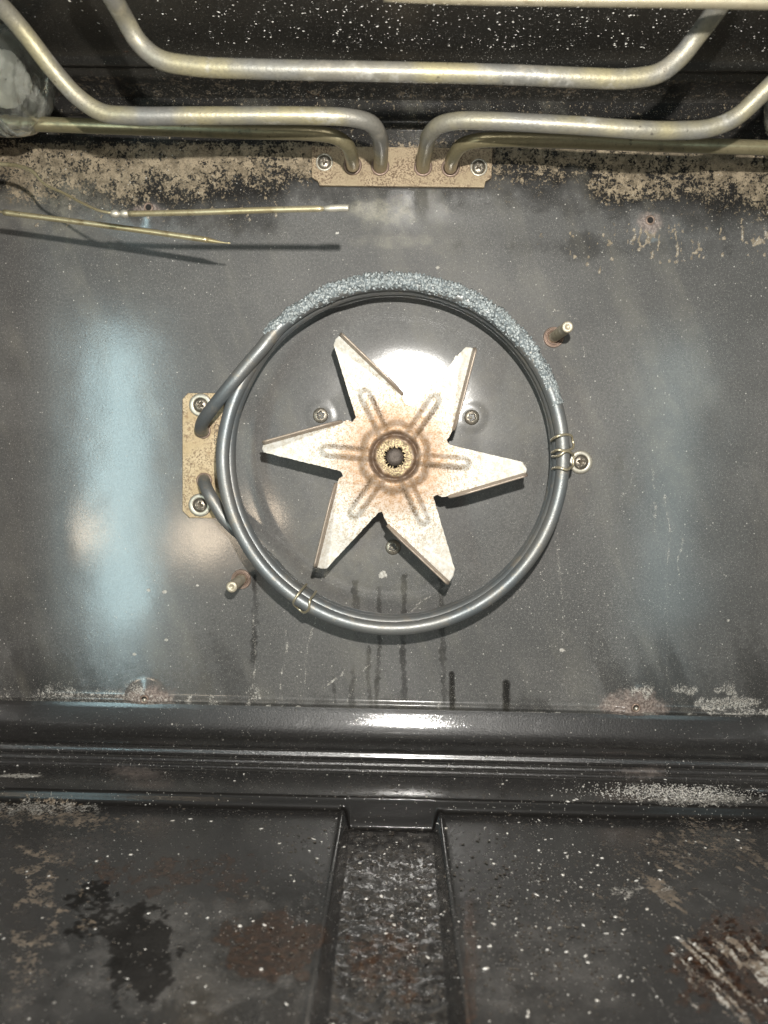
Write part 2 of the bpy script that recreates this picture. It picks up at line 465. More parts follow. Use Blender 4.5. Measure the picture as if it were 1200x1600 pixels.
# ------------------------------------------------------------------ structure: back wall
def build_back_wall():
    xs = np.linspace(-.27, .27, 780); zs = np.linspace(-.1480, .1925, 540)
    X, Z = np.meshgrid(xs, zs, indexing='ij')
    Y = np.zeros_like(X)
    ax = np.abs(X); d = np.clip(ax - .225, 0, .045)
    Y -= .045 - np.sqrt(np.maximum(.045 ** 2 - d ** 2, 0))
    r = np.hypot(X - FC.x, Z - FC.z)
    Y -= .0010 * (1 - sm(r, .060, .092))                       # low pressed dome behind the fan
    Y += .00025 * np.exp(-((r - .047) / .007) ** 2)
    for (hx, hy), a in zip(HOLES, (.0010, .0012, .0018, .0022)):
        h = P(hx, hy, 0); rr = np.hypot(X - h.x, Z - h.z)
        Y -= a * (1 - sm(rr, .003, .013))
    for (hx, hy) in ((501, 649), (737, 652), (614, 855)):
        h = P(hx, hy, 0); rr = np.hypot(X - h.x, Z - h.z)
        Y -= .0003 * (1 - sm(rr, .005, .010))
    Y -= .0018 * np.exp(-((Z + .1455) / .0016) ** 2)           # pressed bottom crease
    Y -= .003 * (1 - sm(np.abs(Z - .1775), .001, .003)) * sm(Z, .170, .1775)
    Y += .004 * sm(Z, .180, .184)                              # recess above the panel lip
    Y += (fbm(X * 25, Z * 25, 3) - .5) * .00022
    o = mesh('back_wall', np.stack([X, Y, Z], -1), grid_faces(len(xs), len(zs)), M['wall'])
    px, py = proj(X, Y, Z)
    n1 = fbm(px / 60, py / 60); n2 = fbm(px / 22 + 9, py / 22 + 5); n3 = fbm(px / 9, py / 9, 3)
    # crust band along the top with ragged lower edge
    edge = 318 + 22 * np.sin(px / 170) + 60 * (n1 - .5) + 25 * sm(px, 700, 1000) - 22 * (1 - sm(np.abs(px - 480), 40, 140))
    R = (1 - sm(py, edge - 85, edge + 45)) * sm(py, 205, 235) * (.50 + .45 * n1 + .3 * (n2 - .5))
    R = np.maximum(R, .72 * blob(px, py, 50, 290, 80, 45, .8, .5))
    R *= 1 - .75 * blob(px, py, 630, 340, 95, 55, .6)
    R = np.maximum(R, .28 * (1 - sm(py, edge - 10, edge + 45)) * sm(py, 205, 235) * n2 * 1.5)
    R = np.maximum(R, .30 * (1 - sm(py, 215, 235)) * (px > -500))
    # runs hanging from the crust, dense at the right
    run = np.zeros_like(px)
    for k in range(60):
        x0 = random.choice([random.uniform(840, 1200), random.uniform(980, 1200), random.uniform(20, 520)])
        y0 = (352 if x0 > 800 else 318) + random.uniform(-8, 14); L = random.uniform(15, 62) if x0 > 800 else random.uniform(8, 38)
        run = np.maximum(run, random.uniform(.25, .9) * stroke(px, py, [(x0, y0), (x0 + random.uniform(-4, 4), y0 + L * .35), (x0 + random.uniform(-6, 5), y0 + L * .7), (x0 + random.uniform(-8, 4), y0 + L)], random.choice([1.3, 1.8, 2.4, 3.8]), 1.6))
        if random.random() < .5: run = np.maximum(run, .8 * blob(px, py, x0 + random.uniform(-4, 4), y0 + L, 3.2, 4, .5, .4, 4))
    B = run * (.35 + .5 * n3); R = np.maximum(R, run * 1.3 * sm(n3, .3, .6))
    # bottom splashes
    low = sm(py, 1035, 1085) * (1 - sm(py, 1108, 1150))
    B = np.maximum(B, low * (.62 * sm(n2, .42, .72)) * (1 - .8 * sm(px, 380, 480) * (1 - sm(px, 900, 980))))
    B = np.maximum(B, .55 * blob(px, py, 330, 1125, 60, 30, .6, .5, 12))
    B = np.maximum(B, .6 * blob(px, py, 1150, 1100, 60, 14, .5, .5, 12))
    B = np.maximum(B, .5 * blob(px, py, 130, 1095, 160, 22, .5, .5, 14))
    for (x0, y0, x1, y1) in ((400, 960, 392, 1108), (446, 985, 440, 1105), (492, 960, 468, 1105), (592, 1015, 535, 1100), (540, 1045, 505, 1080),
                             (675, 930, 630, 962), (684, 1085, 690, 1110), (1041, 760, 1046, 905), (1063, 840, 1062, 920)):
        wob = [(x0 + (x1 - x0) * t + 4 * math.sin(7 * t + x0), y0 + (y1 - y0) * t) for t in np.linspace(0, 1, 7)]
        B = np.maximum(B, (.18 + .6 * n3) * stroke(px, py, wob, 2.6, 1.2))
    B = np.maximum(B, .34 * stroke(px, py, [(995, 650), (1020, 690), (1035, 730), (1042, 770), (1040, 830)], 2.4, 1.6))
    B = np.maximum(B, .40 * stroke(px, py, [(1041, 860), (1043, 1000), (1042, 1080)], 3.0, 1.0))
    B = np.maximum(B, .5 * stroke(px, py, [(1020, 730), (1024, 800), (1022, 830)], 3, 1.8))
    B = np.maximum(B, .45 * stroke(px, py, [(990, 730), (985, 760), (965, 785)], 2.5, 1.8))
    B = np.maximum(B, .5 * stroke(px, py, [(858, 480), (905, 500), (915, 560)], 2.2, 1.8))
    B = np.maximum(B, .5 * stroke(px, py, [(870, 850), (880, 950), (878, 1015)], 2.5, 1.6))
    for (cx, cy, r_) in ((392, 1108, 7), (420, 1105, 6), (440, 1107, 6), (466, 1106, 6), (878, 1016, 5), (598, 898, 9), (545, 335, 0.1), (232, 922, 4),
                         (257, 925, 5), (260, 1000, 4), (210, 1022, 4), (1138, 970, 3.5), (527, 364, 4), (684, 418, 4), (308, 915, 3)):
        B = np.maximum(B, .95 * blob(px, py, cx, cy, r_, r_ * .8, .5, .3, 4))
    B = np.maximum(B, .7 * (1 - sm(np.abs(py - 1113 - .004 * (px - 600)), 1.0, 3.0)) * sm(n2, .38, .6))  # thin broken pale line along the bottom crease
    # specks
    G = .22 + .20 * sm(py, 900, 1120)
    G = G + .70 * blob(px, py, 930, 990, 110, 150, .9, .4) + .5 * stroke(px, py, [(900, 600), (925, 800), (960, 1060)], 40, .6) + .22 * blob(px, py, 700, 900, 160, 90, .8, .4) + .22 * blob(px, py, 1060, 830, 130, 150, .8, .4)
    G = G + .5 * blob(px, py, 780, 900, 130, 110, .9, .4) + .25 * blob(px, py, 850, 420, 200, 50, .8, .3) + .15 * blob(px, py, 240, 440, 230, 60, .8, .3) + .25 * sm(py, 1060, 1110)
    G = G + .20 * blob(px, py, 1150, 480, 140, 110, .8, .3)
    G *= .45 + 1.1 * n1
    for x0 in (405, 448, 480, 900, 935):
        G = np.maximum(G, .55 * stroke(px, py, [(x0, 900), (x0 - 4, 1000), (x0 - 8, 1105)], 9, .5))
    # dark grime and darkening
    A = .85 * (1 - sm(py, edge - 60, edge + 10)) + .42 * (1 - sm(py, edge - 10, edge + 60)) * (.5 + n2)
    for (x0, w, y0) in ((555, 6, 910), (592, 4, 920), (632, 5, 900), (690, 6, 900), (398, 6, 900), (576, 4, 1010), (520, 4, 1000)):
        A = np.maximum(A, (.40 + .20 * n3) * stroke(px, py, [(x0 + 5 * math.sin(x0 + 3.1 * t) * t, y0 + (1108 - y0) * t) for t in np.linspace(0, 1, 8)], w * (.7 + .7 * n2), .9) * (1 - .5 * sm(n1, .45, .65)))
    A = np.maximum(A, .95 * stroke(px, py, [(706, 1053), (707, 1115)], 6, .2))
    A = np.maximum(A, .95 * stroke(px, py, [(791, 1068), (791, 1120)], 7, .2))
    A = np.maximum(A, .38 * blob(px, py, 960, 385, 320, 30, .9, .5))
    A = np.maximum(A, .40 * sm(py, 1065, 1125))  # darker towards the foot of the wall
    A = np.maximum(A, .45 * sm(py, 900, 1110) * sm(np.abs(px - 640), 160, 420))  # darker towards the lower corners
    A = np.maximum(A, .25 * blob(px, py, 960, 740, 60, 60, .9, .3))
    PR = np.zeros_like(px)
    for (hx, hy), rx, ry in zip(HOLES, (30, 24, 52, 62), (14, 22, 30, 30)):
        PR = np.maximum(PR, blob(px, py, hx, hy + 2, rx, ry, .55, .35, 14) * (.85 if hy > 500 else .8))
    BRn = .35 * blob(px, py, 600, 600, 250, 250, .9, .2) * 0
    GF = .35 * blob(px, py, 545, 860, 150, 110, .9, .5) * (px > 0) + .5 * blob(px, py, 700, 650, 220, 130, .9, .4) * .5
    GF = np.maximum(GF, .55 * blob(px, py, 80, 320, 130, 70, .7, .3)) + .4 * blob(px, py, 610, 1130, 120, 40, .9, .5)
    GF = np.maximum(GF, 1.0 * blob(px, py, 600, 330, 60, 26, .6, .5, 18)); GF = np.maximum(GF, .5 * blob(px, py, 625, 378, 70, 14, .6, .5, 18))  # yellow glare below the top plate, painted into the film mask
    wu = (px * .35 + py * .94) / 260; wv = (px * .94 - py * .35) / 40
    GF = np.maximum(GF, .20 * sm(fbm(wu, wv, 4), .48, .75)); A = A + .22 * sm(fbm(wu * .7 + 30, wv * .6 + 11, 4), .45, .7)
    set_attr(o, 'soil_tone', [R, G, B, A]); set_attr(o, 'tint', [PR, BRn, GF, np.zeros_like(px)])
    tag(o, kind='structure')
    return o


build_back_wall()

# ------------------------------------------------------------------ structure: floor (profile runs from the wall crease to the front)
FLOOR_PROF = [(0, -.1478), (.001, -.151), (.0055, -.1605), (.0115, -.1656), (.0175, -.1668), (.0200, -.1652), (.0213, -.1658), (.0228, -.1684), (.0268, -.1682),
              (.0298, -.1668), (.0310, -.1672), (.0325, -.1690), (.0352, -.1680), (.0365, -.1684), (.0380, -.1700), (.0420, -.1702), (.0648, -.1704), (.0662, -.1709), (.0675, -.1750), (.0690, -.1760),
              (.12, -.1762), (.36, -.1762)]


def prof_curve(prof, s0, step):
    c = catmull([(0, a, b) for a, b in prof], s0)
    a = np.array([(p.y, p.z) for p in c]); L = np.concatenate([[0], np.cumsum(np.hypot(*np.diff(a, axis=0).T))])
    return a, L


def build_floor():
    a, L = prof_curve(FLOOR_PROF, .0005, 0)
    s = np.concatenate([np.arange(0, .085, .00035), np.arange(.085, .2, .0006), np.arange(.2, L[-1], .0012)])
    H = np.interp(s, L, a[:, 0]); Zp = np.interp(s, L, a[:, 1])
    xs = np.concatenate([np.arange(-.27, -.0265, .0008), np.arange(-.0265, .0265, .0004), np.arange(.0265, .2701, .0008)])
    X, Hh = np.meshgrid(xs, H, indexing='ij'); Z = np.broadcast_to(Zp, X.shape).copy()
    ax = np.abs(X - .0002 + .0)
    widen = .0012 * sm(Hh, .07, .25)
    ch = (1 - sm(ax, .0200 - widen, .0232 + widen)) * sm(Hh, .0655, .0695)
    Z -= .0085 * ch
    Z += .0010 * np.exp(-((ax - .0241 - widen) / .0012) ** 2) * sm(Hh, .066, .070)   # rolled rim of the channel
    Z += (fbm(X * 12, Hh * 12, 3) - .5) * .0014 * sm(Hh, .07, .1)
    # wrinkled baked-on liquid in the channel
    Z += ch * sm(Hh, .070, .073) * (fbm(X * 210, Hh * 260, 2) - .5) * .0022
    # oval slot at the far right of the ledge
    q = P(1196, 1252, -.053)
    e = np.sqrt(((X - q.x) / .014) ** 2 + ((Hh - .050) / .0055) ** 2)
    Z -= .006 * (1 - sm(e, .75, 1.0))
    V = np.stack([X, -Hh, Z], -1)
    o = mesh('floor', V, grid_faces(len(xs), len(H))[:, ::-1].copy(), M['floor'])
    px, py = proj(X, -Hh, Z)
    n1 = fbm(px / 70, py / 50); n2 = fbm(px / 20 + 9, py / 14 + 5); n3 = fbm(px / 8, py / 5, 3)
    R = .55 * blob(px, py, 60, 1270, 130, 30, .6, .5, 20) + .5 * blob(px, py, 1080, 1320, 150, 60, .8, .6, 30)
    R = np.maximum(R, .42 * blob(px, py, 40, 1500, 60, 120, .8, .6, 30)) + .35 * blob(px, py, 200, 1290, 120, 20, .7, .5, 14)
    G = .12 + .35 * blob(px, py, 860, 1400, 200, 170, .9, .4) + .20 * blob(px, py, 300, 1200, 400, 30, .9, .4) + .3 * blob(px, py, 640, 1450, 80, 200, .8, .3)
    G = np.maximum(G, .95 * blob(px, py, 1040, 1247, 150, 16, .7, .3)); G = np.maximum(G, .55 * blob(px, py, 1090, 1285, 150, 20, .7, .4))
    G *= .25 + .8 * n1
    B = np.zeros_like(px)
    for k in range(7):
        o0 = k * 21 + random.uniform(-3, 3); st = random.uniform(0, 25)
        tgt = R if k % 3 else B
        tgt[:] = np.maximum(tgt, random.uniform(.3, .75) * (.4 + .9 * n3) * stroke(px, py, [(1035 + o0 + st, 1455 - k * .6 + st * .9), (1085 + o0, 1510 + k), (1150 + o0 * .9, 1598)], random.uniform(1.8, 3.6), .9))
    B = np.maximum(B, .62 * blob(px, py, 1030, 1400, 110, 28, .7, .7, 12) * sm(n2, .4, .7))
    B = np.maximum(B, .5 * sm(n2, .5, .7) * blob(px, py, 1130, 1400, 140, 60, .8, .4))
    B = np.maximum(B, .5 * stroke(px, py, [(1000, 1520), (1060, 1600)], 3, .5))
    B = np.maximum(B, .6 * blob(px, py, 1090, 1250, 130, 12, .6, .7, 6))
    B = np.maximum(B, .55 * blob(px, py, 60, 1262, 120, 14, .6, .7, 8)); B = np.maximum(B, .7 * blob(px, py, 30, 1212, 45, 5, .5, .3, 8))
    B = np.maximum(B, .45 * sm(n2, .5, .75) * blob(px, py, 320, 1125, 110, 50, .8, .4))
    B = np.maximum(B, .35 * (1 - sm(np.abs(py - 1221), 1.2, 3.0)) * sm(n3, .45, .7))  # highlight along the ridge painted as a broken white line
    ca, sa = math.cos(math.radians(33)), math.sin(math.radians(33))
    us = (px * ca + py * sa) / 95; vs_ = (-px * sa + py * ca) / 9
    sm1 = sm(fbm(us, vs_, 4), .42, .70)
    zone = blob(px, py, 1090, 1380, 190, 95, .8, .4, 40)
    R = np.maximum(R, .9 * zone * sm1); B = np.maximum(B, .55 * zone * sm(fbm(us * 1.3 + 40, vs_ * 1.4 + 9, 3), .55, .8))
    zone2 = blob(px, py, 1130, 1520, 135, 95, .75, .6, 30)
    us2 = ((px - 1000) * .72 + (py - 1400) * .69) / 120; vs2 = (-(px - 1000) * .69 + (py - 1400) * .72) / 5.5
    vs2 = vs2 + 1.3 * (fbm(px / 60, py / 45, 3) - .5) * 2; us2 = us2 * 1.6
    st2 = sm(fbm(us2, vs2, 3), .44, .64)
    R = np.maximum(R, 1.0 * zone2 * st2 * sm(px - 1000 - (py - 1440) * .3, 10, 60)); B = np.maximum(B, .85 * zone2 * st2 * sm(n3, .35, .6))
    zone3 = blob(px, py, 70, 1400, 120, 170, .8, .4, 40)
    R = np.maximum(R, .65 * zone3 * sm(fbm(px / 26, py / 16 + 7, 4), .40, .66))
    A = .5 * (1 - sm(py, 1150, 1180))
    A = np.maximum(A, .95 * sm(Hh, .0640, .0655) * (1 - sm(Hh, .0695, .0715)))  # darkens the step face and the back of the channel
    A = np.maximum(A, .9 * blob(px, py, 215, 1485, 70, 90, .5, .5, 26)) ; A = np.maximum(A, .6 * blob(px, py, 150, 1420, 70, 60, .6, .5, 26))
    A = np.maximum(A, .5 * blob(px, py, 1130, 1500, 120, 90, .7, .4, 26))
    A = np.maximum(A * .3, np.where(py > 1300, .95 * sm(A + (n3 - .5) * .9 + (n2 - .5) * .5, .42, .58), A))
    BR = .62 * blob(px, py, 430, 1480, 110, 60, .5, .5, 26); BR = np.maximum(BR, .30 * blob(px, py, 300, 1370, 240, 60, .6, .4, 30))
    BR = np.maximum(BR, .62 * blob(px, py, 1150, 1510, 130, 100, .6, .4, 26)); BR = np.maximum(BR, .45 * blob(px, py, 610, 1500, 80, 80, .6, .5, 20))
    BR = np.maximum(BR, .5 * blob(px, py, 735, 1500, 14, 120, .6, .5, 20)); BR = np.maximum(BR, .22 * blob(px, py, 1080, 1330, 160, 60, .8, .5))
    GF = .75 * blob(px, py, 310, 1480, 180, 105, .12, .5, 34) * (1 - sm(BR, .1, .4)) + .45 * blob(px, py, 60, 1550, 140, 90, .7, .3)
    GF = np.maximum(GF, .6 * blob(px, py, 850, 1520, 170, 110, .5, .5, 40)); GF = np.maximum(GF, .40 * blob(px, py, 1120, 1400, 150, 70, .8, .4))
    GF = np.maximum(GF, .5 * blob(px, py, 490, 1560, 30, 60, .6, .4)); GF *= 1 - .8 * (A > .5); GF = np.maximum(GF, .8 * ch * sm(Hh, .071, .074) * (1 - sm(py, 1340, 1470)) * n3 * 1.5)  # smear reflected from the wall painted in beside the channel; channel's far end paler
    WB = np.maximum(ch * .45 * sm(Hh, .070, .073), .4 * BR); WB = np.maximum(WB, .16 * sm(py, 1290, 1320) * (.1 + 1.2 * n2)); WB = np.maximum(WB, .35 * blob(px, py, 450, 1500, 120, 60, .7, .5, 20))
    PR = .55 * blob(px, py, 215, 1208, 60, 16, .8, .4) + .45 * blob(px, py, 1000, 1208, 60, 14, .8, .4) + .30 * blob(px, py, 120, 1320, 120, 30, .8, .5)
    set_attr(o, 'soil_tone', [R, G, B, A]); set_attr(o, 'tint', [PR, BR, GF, WB])
    tag(o, kind='structure')


build_floor()

CEIL_PROF = [(-.004, .1920), (.004, .1945), (.012, .1952), (.018, .1975), (.022, .1960), (.027, .1985), (.034, .2000), (.06, .2005), (.33, .2005)]


def build_ceiling():
    a, L = prof_curve(CEIL_PROF, .0005, 0)
    s = np.concatenate([np.arange(0, .05, .0005), np.arange(.05, L[-1], .0015)])
    H = np.interp(s, L, a[:, 0]); Zp = np.interp(s, L, a[:, 1])
    xs = np.arange(-.27, .2701, .0015)
    X, Hh = np.meshgrid(xs, H, indexing='ij'); Z = np.broadcast_to(Zp, X.shape) + (fbm(X * 14, Hh * 14, 3) - .5) * .001
    o = mesh('ceiling', np.stack([X, -Hh, Z], -1), grid_faces(len(xs), len(H)), M['ceiling'])
    px, py = proj(X, -Hh, Z); n1 = fbm(px / 60, py / 40)
    G = .16 * (.4 + n1) * sm(px, 250, 500) + .05
    R = .42 * sm(py, 112, 122) * (.6 + .8 * n1) * (1 - .4 * sm(py, 150, 158) * (1 - sm(py, 160, 170)))
    GF = .5 * sm(py, 150, 162) * n1
    z = np.zeros_like(px)
    set_attr(o, 'soil_tone', [R, G, .15 * sm(n1, .5, .8), z]); set_attr(o, 'tint', [z, z + .15, GF, z])
    tag(o, kind='structure')


build_ceiling()


def build_side(name, sgn):
    ys = np.linspace(.034, .20, 120); zs = np.linspace(-.176, .2005, 160)
    Yh, Z = np.meshgrid(ys, zs, indexing='ij')
    X = np.full_like(Z, .2698) - .006 * np.exp(-(((Z + .02) % .05 - .025) / .005) ** 2) * sm(Yh, .05, .08)
    fc = grid_faces(120, 160)
    o = mesh(name, np.stack([sgn * X, -Yh, Z], -1), fc if sgn < 0 else fc[:, ::-1].copy(), M['wall'])
    z = np.zeros_like(X)
    set_attr(o, 'soil_tone', [z + .25, z + .15, z, z + .2]); set_attr(o, 'tint', [z, z, z, z])
    tag(o, kind='structure')


build_side('wall_left', -1); build_side('wall_right', 1)

# ------------------------------------------------------------------ fan
FY = -.035


def build_fan():
    c = P(617, 714, FY)
    root = empty('fan_wheel', c, 'six-pointed pale steel star fan wheel with brown scorched hub on the back wall', 'fan')
    # outline: per blade: plain-edge tip corner, fold-edge tip corner, fold foot, notch mid, notch end
    out = [(521, 538), (524, 530), (531, 524), (629, 618), (632, 629), (640, 633), (648, 630),
           (722, 548), (728, 542), (740, 544), (707, 672), (702, 683), (698, 687), (702, 695),
           (818, 722), (823, 732), (822, 739), (700, 775), (690, 777), (684, 773), (677, 776),
           (711, 890), (709, 899), (702, 909), (606, 819), (601, 811), (597, 800), (591, 801),
           (510, 889), (503, 889), (495, 886), (527, 755), (529, 748), (536, 744), (532, 736),
           (411, 707), (409, 701), (412, 694), (535, 660), (542, 656), (551, 659), (556, 652)]
    pts = []
    for (x, y) in out:
        q = P(x, y, FY); pts.append((q.x - c.x, q.z - c.z))
    pts = np.array(pts)
    ang = np.unwrap(np.arctan2(pts[:, 1], pts[:, 0]))
    if ang[-1] < ang[0]: pts = pts[::-1]
    n = len(pts)
    # boundary sampled densely, following the polygon itself
    B = []
    for i in range(n):
        a, b = pts[i], pts[(i + 1) % n]
        k = max(1, int(np.hypot(*(b - a)) / .0007))
        for s in range(k): B.append(a + (b - a) * s / k)
    B = np.array(B); m = len(B)
    B += (np.stack([vnoise(B[:, 0] * 900, B[:, 1] * 900), vnoise(B[:, 1] * 900 + 50, B[:, 0] * 900)], -1) - .5) * .0003
    nr = 90
    th = np.arctan2(B[:, 1], B[:, 0])
    hole = .0052 + .0007 * vnoise(th * 9 + 40, th * 0) - .0009 * (vnoise(th * 16 + 90, th * 0 + 3) > .6)
    T = np.linspace(0, 1, nr)
    rb = np.hypot(B[:, 0], B[:, 1])
    rad = hole[:, None] + (rb - hole)[:, None] * T[None, :]
    U = np.cos(th)[:, None] * rad; Vv = np.sin(th)[:, None] * rad
    Wd, rib = fan_height(U, Vv)
    V = np.stack([c.x + U, c.y - Wd, c.z + Vv], -1)
    o = mesh('star_plate', V, grid_faces(m, nr, True)[:, ::-1].copy(), M['fan'], root)
    a = o.data.attributes.new('rib', 'FLOAT', 'POINT'); a.data.foreach_set('value', rib.ravel().astype(np.float32))
    md = o.modifiers.new('sheet', 'SOLIDIFY'); md.thickness = .0010; md.offset = -1
    # vanes folded forward along one edge of every blade
    for (tip, foot) in (((531, 524), (629, 618)), ((740, 544), (707, 672)), ((822, 739), (700, 775)), ((702, 909), (606, 819)), ((495, 886), (527, 755)), ((412, 694), (535, 660))):
        p0 = P(*tip, FY); p1 = P(*foot, FY)
        a0 = np.array([p0.x, p0.z]); a1 = np.array([p1.x, p1.z])
        d = (a1 - a0) / np.hypot(*(a1 - a0)); nn = np.array([d[1], -d[0]])
        if np.dot(nn, (a0 + a1) / 2 - np.array([c.x, c.z]) - (np.dot((a0 + a1) / 2 - np.array([c.x, c.z]), d)) * d) < 0: nn = -nn
        VV = []; K = 40; J = 8
        for i in range(K + 1):
            t = i / K
            base = a0 + (a1 - a0) * t
            w0, _ = fan_height(np.array([base[0] - c.x]), np.array([base[1] - c.z]))
            hh = (.0055 * min(1, t * 14 + .5)) * (1 - max(0, (t - .75) / .25) ** 1.5 * .85)
            for j in range(J + 1):
                s = j / J
                out_ = .0004 * math.sin(s * math.pi / 2) + .0006 * s
                q = base + nn * out_
                VV.append((q[0], c.y - float(w0[0]) - hh * (1 - math.cos(s * math.pi / 2)) * .3 - hh * s * .7, q[1]))
        v = mesh('vane', np.array(VV), grid_faces(K + 1, J + 1), M['vane'], root)
        md = v.modifiers.new('sheet', 'SOLIDIFY'); md.thickness = .0010; md.offset = 0
    V, Fc = lathe_vf([(.0001, .0012), (.002, .0012), (.0042, .0010), (.0048, .0002), (.0048, -.030)], res=28)
    V = [(v[0] + c.x, v[1] + c.y + .0005, v[2] + c.z) for v in V]
    mesh('shaft', V, Fc, M['shaft'], root)


def fan_height(U, V):
    r = np.hypot(U, V); th = np.degrees(np.arctan2(V, U))
    W = np.zeros_like(r); ribm = np.zeros_like(r)
    for a in (-4, 56, 117, 176, -125, -64):
        ca, sa = math.cos(math.radians(a)), math.sin(math.radians(a))
        l = U * ca + V * sa; t = -U * sa + V * ca
        l2 = np.clip(l, .012, .0355); d = np.hypot(l - l2, t)
        W += .0013 * (1 - sm(d, .0006, .0042)) * (l > 0)
        ribm = np.maximum(ribm, np.exp(-((d - .0032) / .0013) ** 2) * np.where(t < 0, .85, .12) * sm(l, .013, .018) * (1 - .8 * sm(l, .032, .036)) * (.4 + .9 * fbm(U * 500, V * 500, 3)))
    hexr = .0185 * (1 - .05 * np.cos(np.radians(6 * (th + 4))))
    W += .0014 * (1 - sm(r, hexr - .0045, hexr + .001))
    W -= .0022 * np.exp(-((r - .0115) / .0013) ** 2)
    W -= .0012 * (1 - sm(r, .009, .0102)) * 0
    for (tc, foot) in (((521, 538), (629, 618)), ((722, 548), (707, 672)), ((818, 722), (700, 775)), ((711, 890), (606, 819)), ((510, 889), (527, 755)), ((411, 707), (535, 660))):
        c_ = P(617, 714, FY); a_ = P(*tc, FY); b_ = P(*foot, FY)
        ax_, az_, bx_, bz_ = a_.x - c_.x, a_.z - c_.z, b_.x - c_.x, b_.z - c_.z
        Ld = math.hypot(ax_ - bx_, az_ - bz_); nx, nz = -(az_ - bz_) / Ld, (ax_ - bx_) / Ld
        if nx * (0 - bx_) + nz * (0 - bz_) > 0: nx, nz = -nx, -nz
        sd = (U - bx_) * nx + (V - bz_) * nz; al = ((U - bx_) * (ax_ - bx_) + (V - bz_) * (az_ - bz_)) / Ld ** 2
        near = (al > -.02) & (al < 1.1) & (sd < .009)
        W += .42 * np.sqrt(np.maximum(sd + .0006, 0) ** 2 + 1e-8) * near - .0001 * near
    W -= .0014 * sm(r, .035, .068)
    W += (fbm(U * 60 + 5, V * 60 + 5, 3) - .5) * .0009
    return W, ribm


build_fan()

# ------------------------------------------------------------------ phillips screw (mesh data shared)


def polar_head(R, dome, recess, res=72, nr=18):
    V = []
    for i in range(nr + 1):
        r = R * (i / nr) ** .9
        for j in range(res):
            a = 2 * math.pi * j / res
            x, z = r * math.cos(a), r * math.sin(a)
            V.append((x, -(dome * math.sqrt(max(0, 1 - (r / R) ** 2 * .82)) - recess(x, z)), z))
    for j in range(res):
        a = 2 * math.pi * j / res; V.append((R * math.cos(a), .0005, R * math.sin(a)))
    Fc = []
    for i in range(nr + 1):
        for j in range(res):
            j2 = (j + 1) % res
            Fc.append((i * res + j, i * res + j2, (i + 1) * res + j2, (i + 1) * res + j))
    return V, Fc


def cross(x, z):
    w, L = .0005, .0019
    d = min(max(abs(x) - L, abs(z) - w, 0), max(abs(z) - L, abs(x) - w, 0))
    r = math.hypot(x, z)
    return .0016 * max(0, 1 - d / .00025) * max(0.3, 1 - r / .0026)


def mesh_only(name, V, Fc, mat):
    me = bpy.data.meshes.new(name); me.from_pydata([tuple(v) for v in V], [], Fc)
    me.polygons.foreach_set('use_smooth', np.ones(len(me.polygons), dtype=bool)); me.materials.append(mat)
    return me


SCREW_ME = mesh_only('screw', *polar_head(.0041, .0024, cross), M['screw'])
WASHER_ME = mesh_only('washer', *lathe_vf([(.0038, .0002), (.0039, .0012), (.0043, .0015), (.0058, .0013), (.0064, .0010), (.0066, .0004), (.0066, -.0003)], res=48), M['washer'])
WASHER_S = mesh_only('washer', *lathe_vf([(.0036, .0002), (.0037, .0007), (.0040, .0009), (.0046, .0007), (.0047, .0001), (.0047, -.0002)], res=48), M['washer'])


def put(name, me, parent, world, rot=0.0, scale=1.0, mat=None):
    o = bpy.data.objects.new(name, me); COL.objects.link(o)
    if parent: o.parent = parent
    p = parent; off = Vector((0, 0, 0))
    while p is not None: off += Vector(p.location); p = p.parent
    o.location = Vector(world) - off; o.rotation_euler = (0, rot, 0); o.scale = (scale,) * 3
    return o


def plate_obj(name, outline_px, Y, thick, mat, root, holes=()):
    """flat plate with real round holes"""
    import bmesh
    pts = [P(x, y, Y) for x, y in outline_px]
    cu = bpy.data.curves.new('tmp', 'CURVE'); cu.dimensions = '2D'; cu.fill_mode = 'BOTH'; cu.extrude = thick / 2; cu.bevel_depth = .0003; cu.bevel_resolution = 2
    def spl(ps):
        s = cu.splines.new('POLY'); s.points.add(len(ps) - 1)
        for k, (x, z) in enumerate(ps): s.points[k].co = (x, z, 0, 1)
        s.use_cyclic_u = True
    spl([(p.x, p.z) for p in pts])
    for (hx, hy, r) in holes:
        h = P(hx, hy, Y)
        spl([(h.x + r * math.cos(a), h.z + r * math.sin(a)) for a in np.linspace(0, 2 * math.pi, 33)[:-1]])
    tmp = bpy.data.objects.new('tmp', cu); COL.objects.link(tmp)
    dg = bpy.context.evaluated_depsgraph_get(); me = bpy.data.meshes.new_from_object(tmp.evaluated_get(dg))
    bpy.data.objects.remove(tmp)
    V = [(v.co.x, Y + thick / 2 - v.co.z * 1.0, v.co.y) for v in me.vertices]
    Fc = [tuple(p.vertices) for p in me.polygons]
    o = mesh(name, V, Fc, mat, root, smooth=False)
    return o


def stamped(text, px, py, Y, size, rot, root, parent):
    cu = bpy.data.curves.new('tmp', 'FONT'); cu.body = text; cu.size = size; cu.extrude = .00004; cu.align_x = 'CENTER'; cu.align_y = 'CENTER'
    tmp = bpy.data.objects.new('tmp', cu); COL.objects.link(tmp)
    dg = bpy.context.evaluated_depsgraph_get(); me = bpy.data.meshes.new_from_object(tmp.evaluated_get(dg))
    bpy.data.objects.remove(tmp)
    q = P(px, py, Y); ca, sa = math.cos(rot), math.sin(rot)
    V = [(q.x + v.co.x * ca - v.co.y * sa, Y - v.co.z, q.z + v.co.x * sa + v.co.y * ca) for v in me.vertices]
    return mesh('stamped_number', V, [tuple(p.vertices) for p in me.polygons], M['stamp'], root, parent, smooth=False)


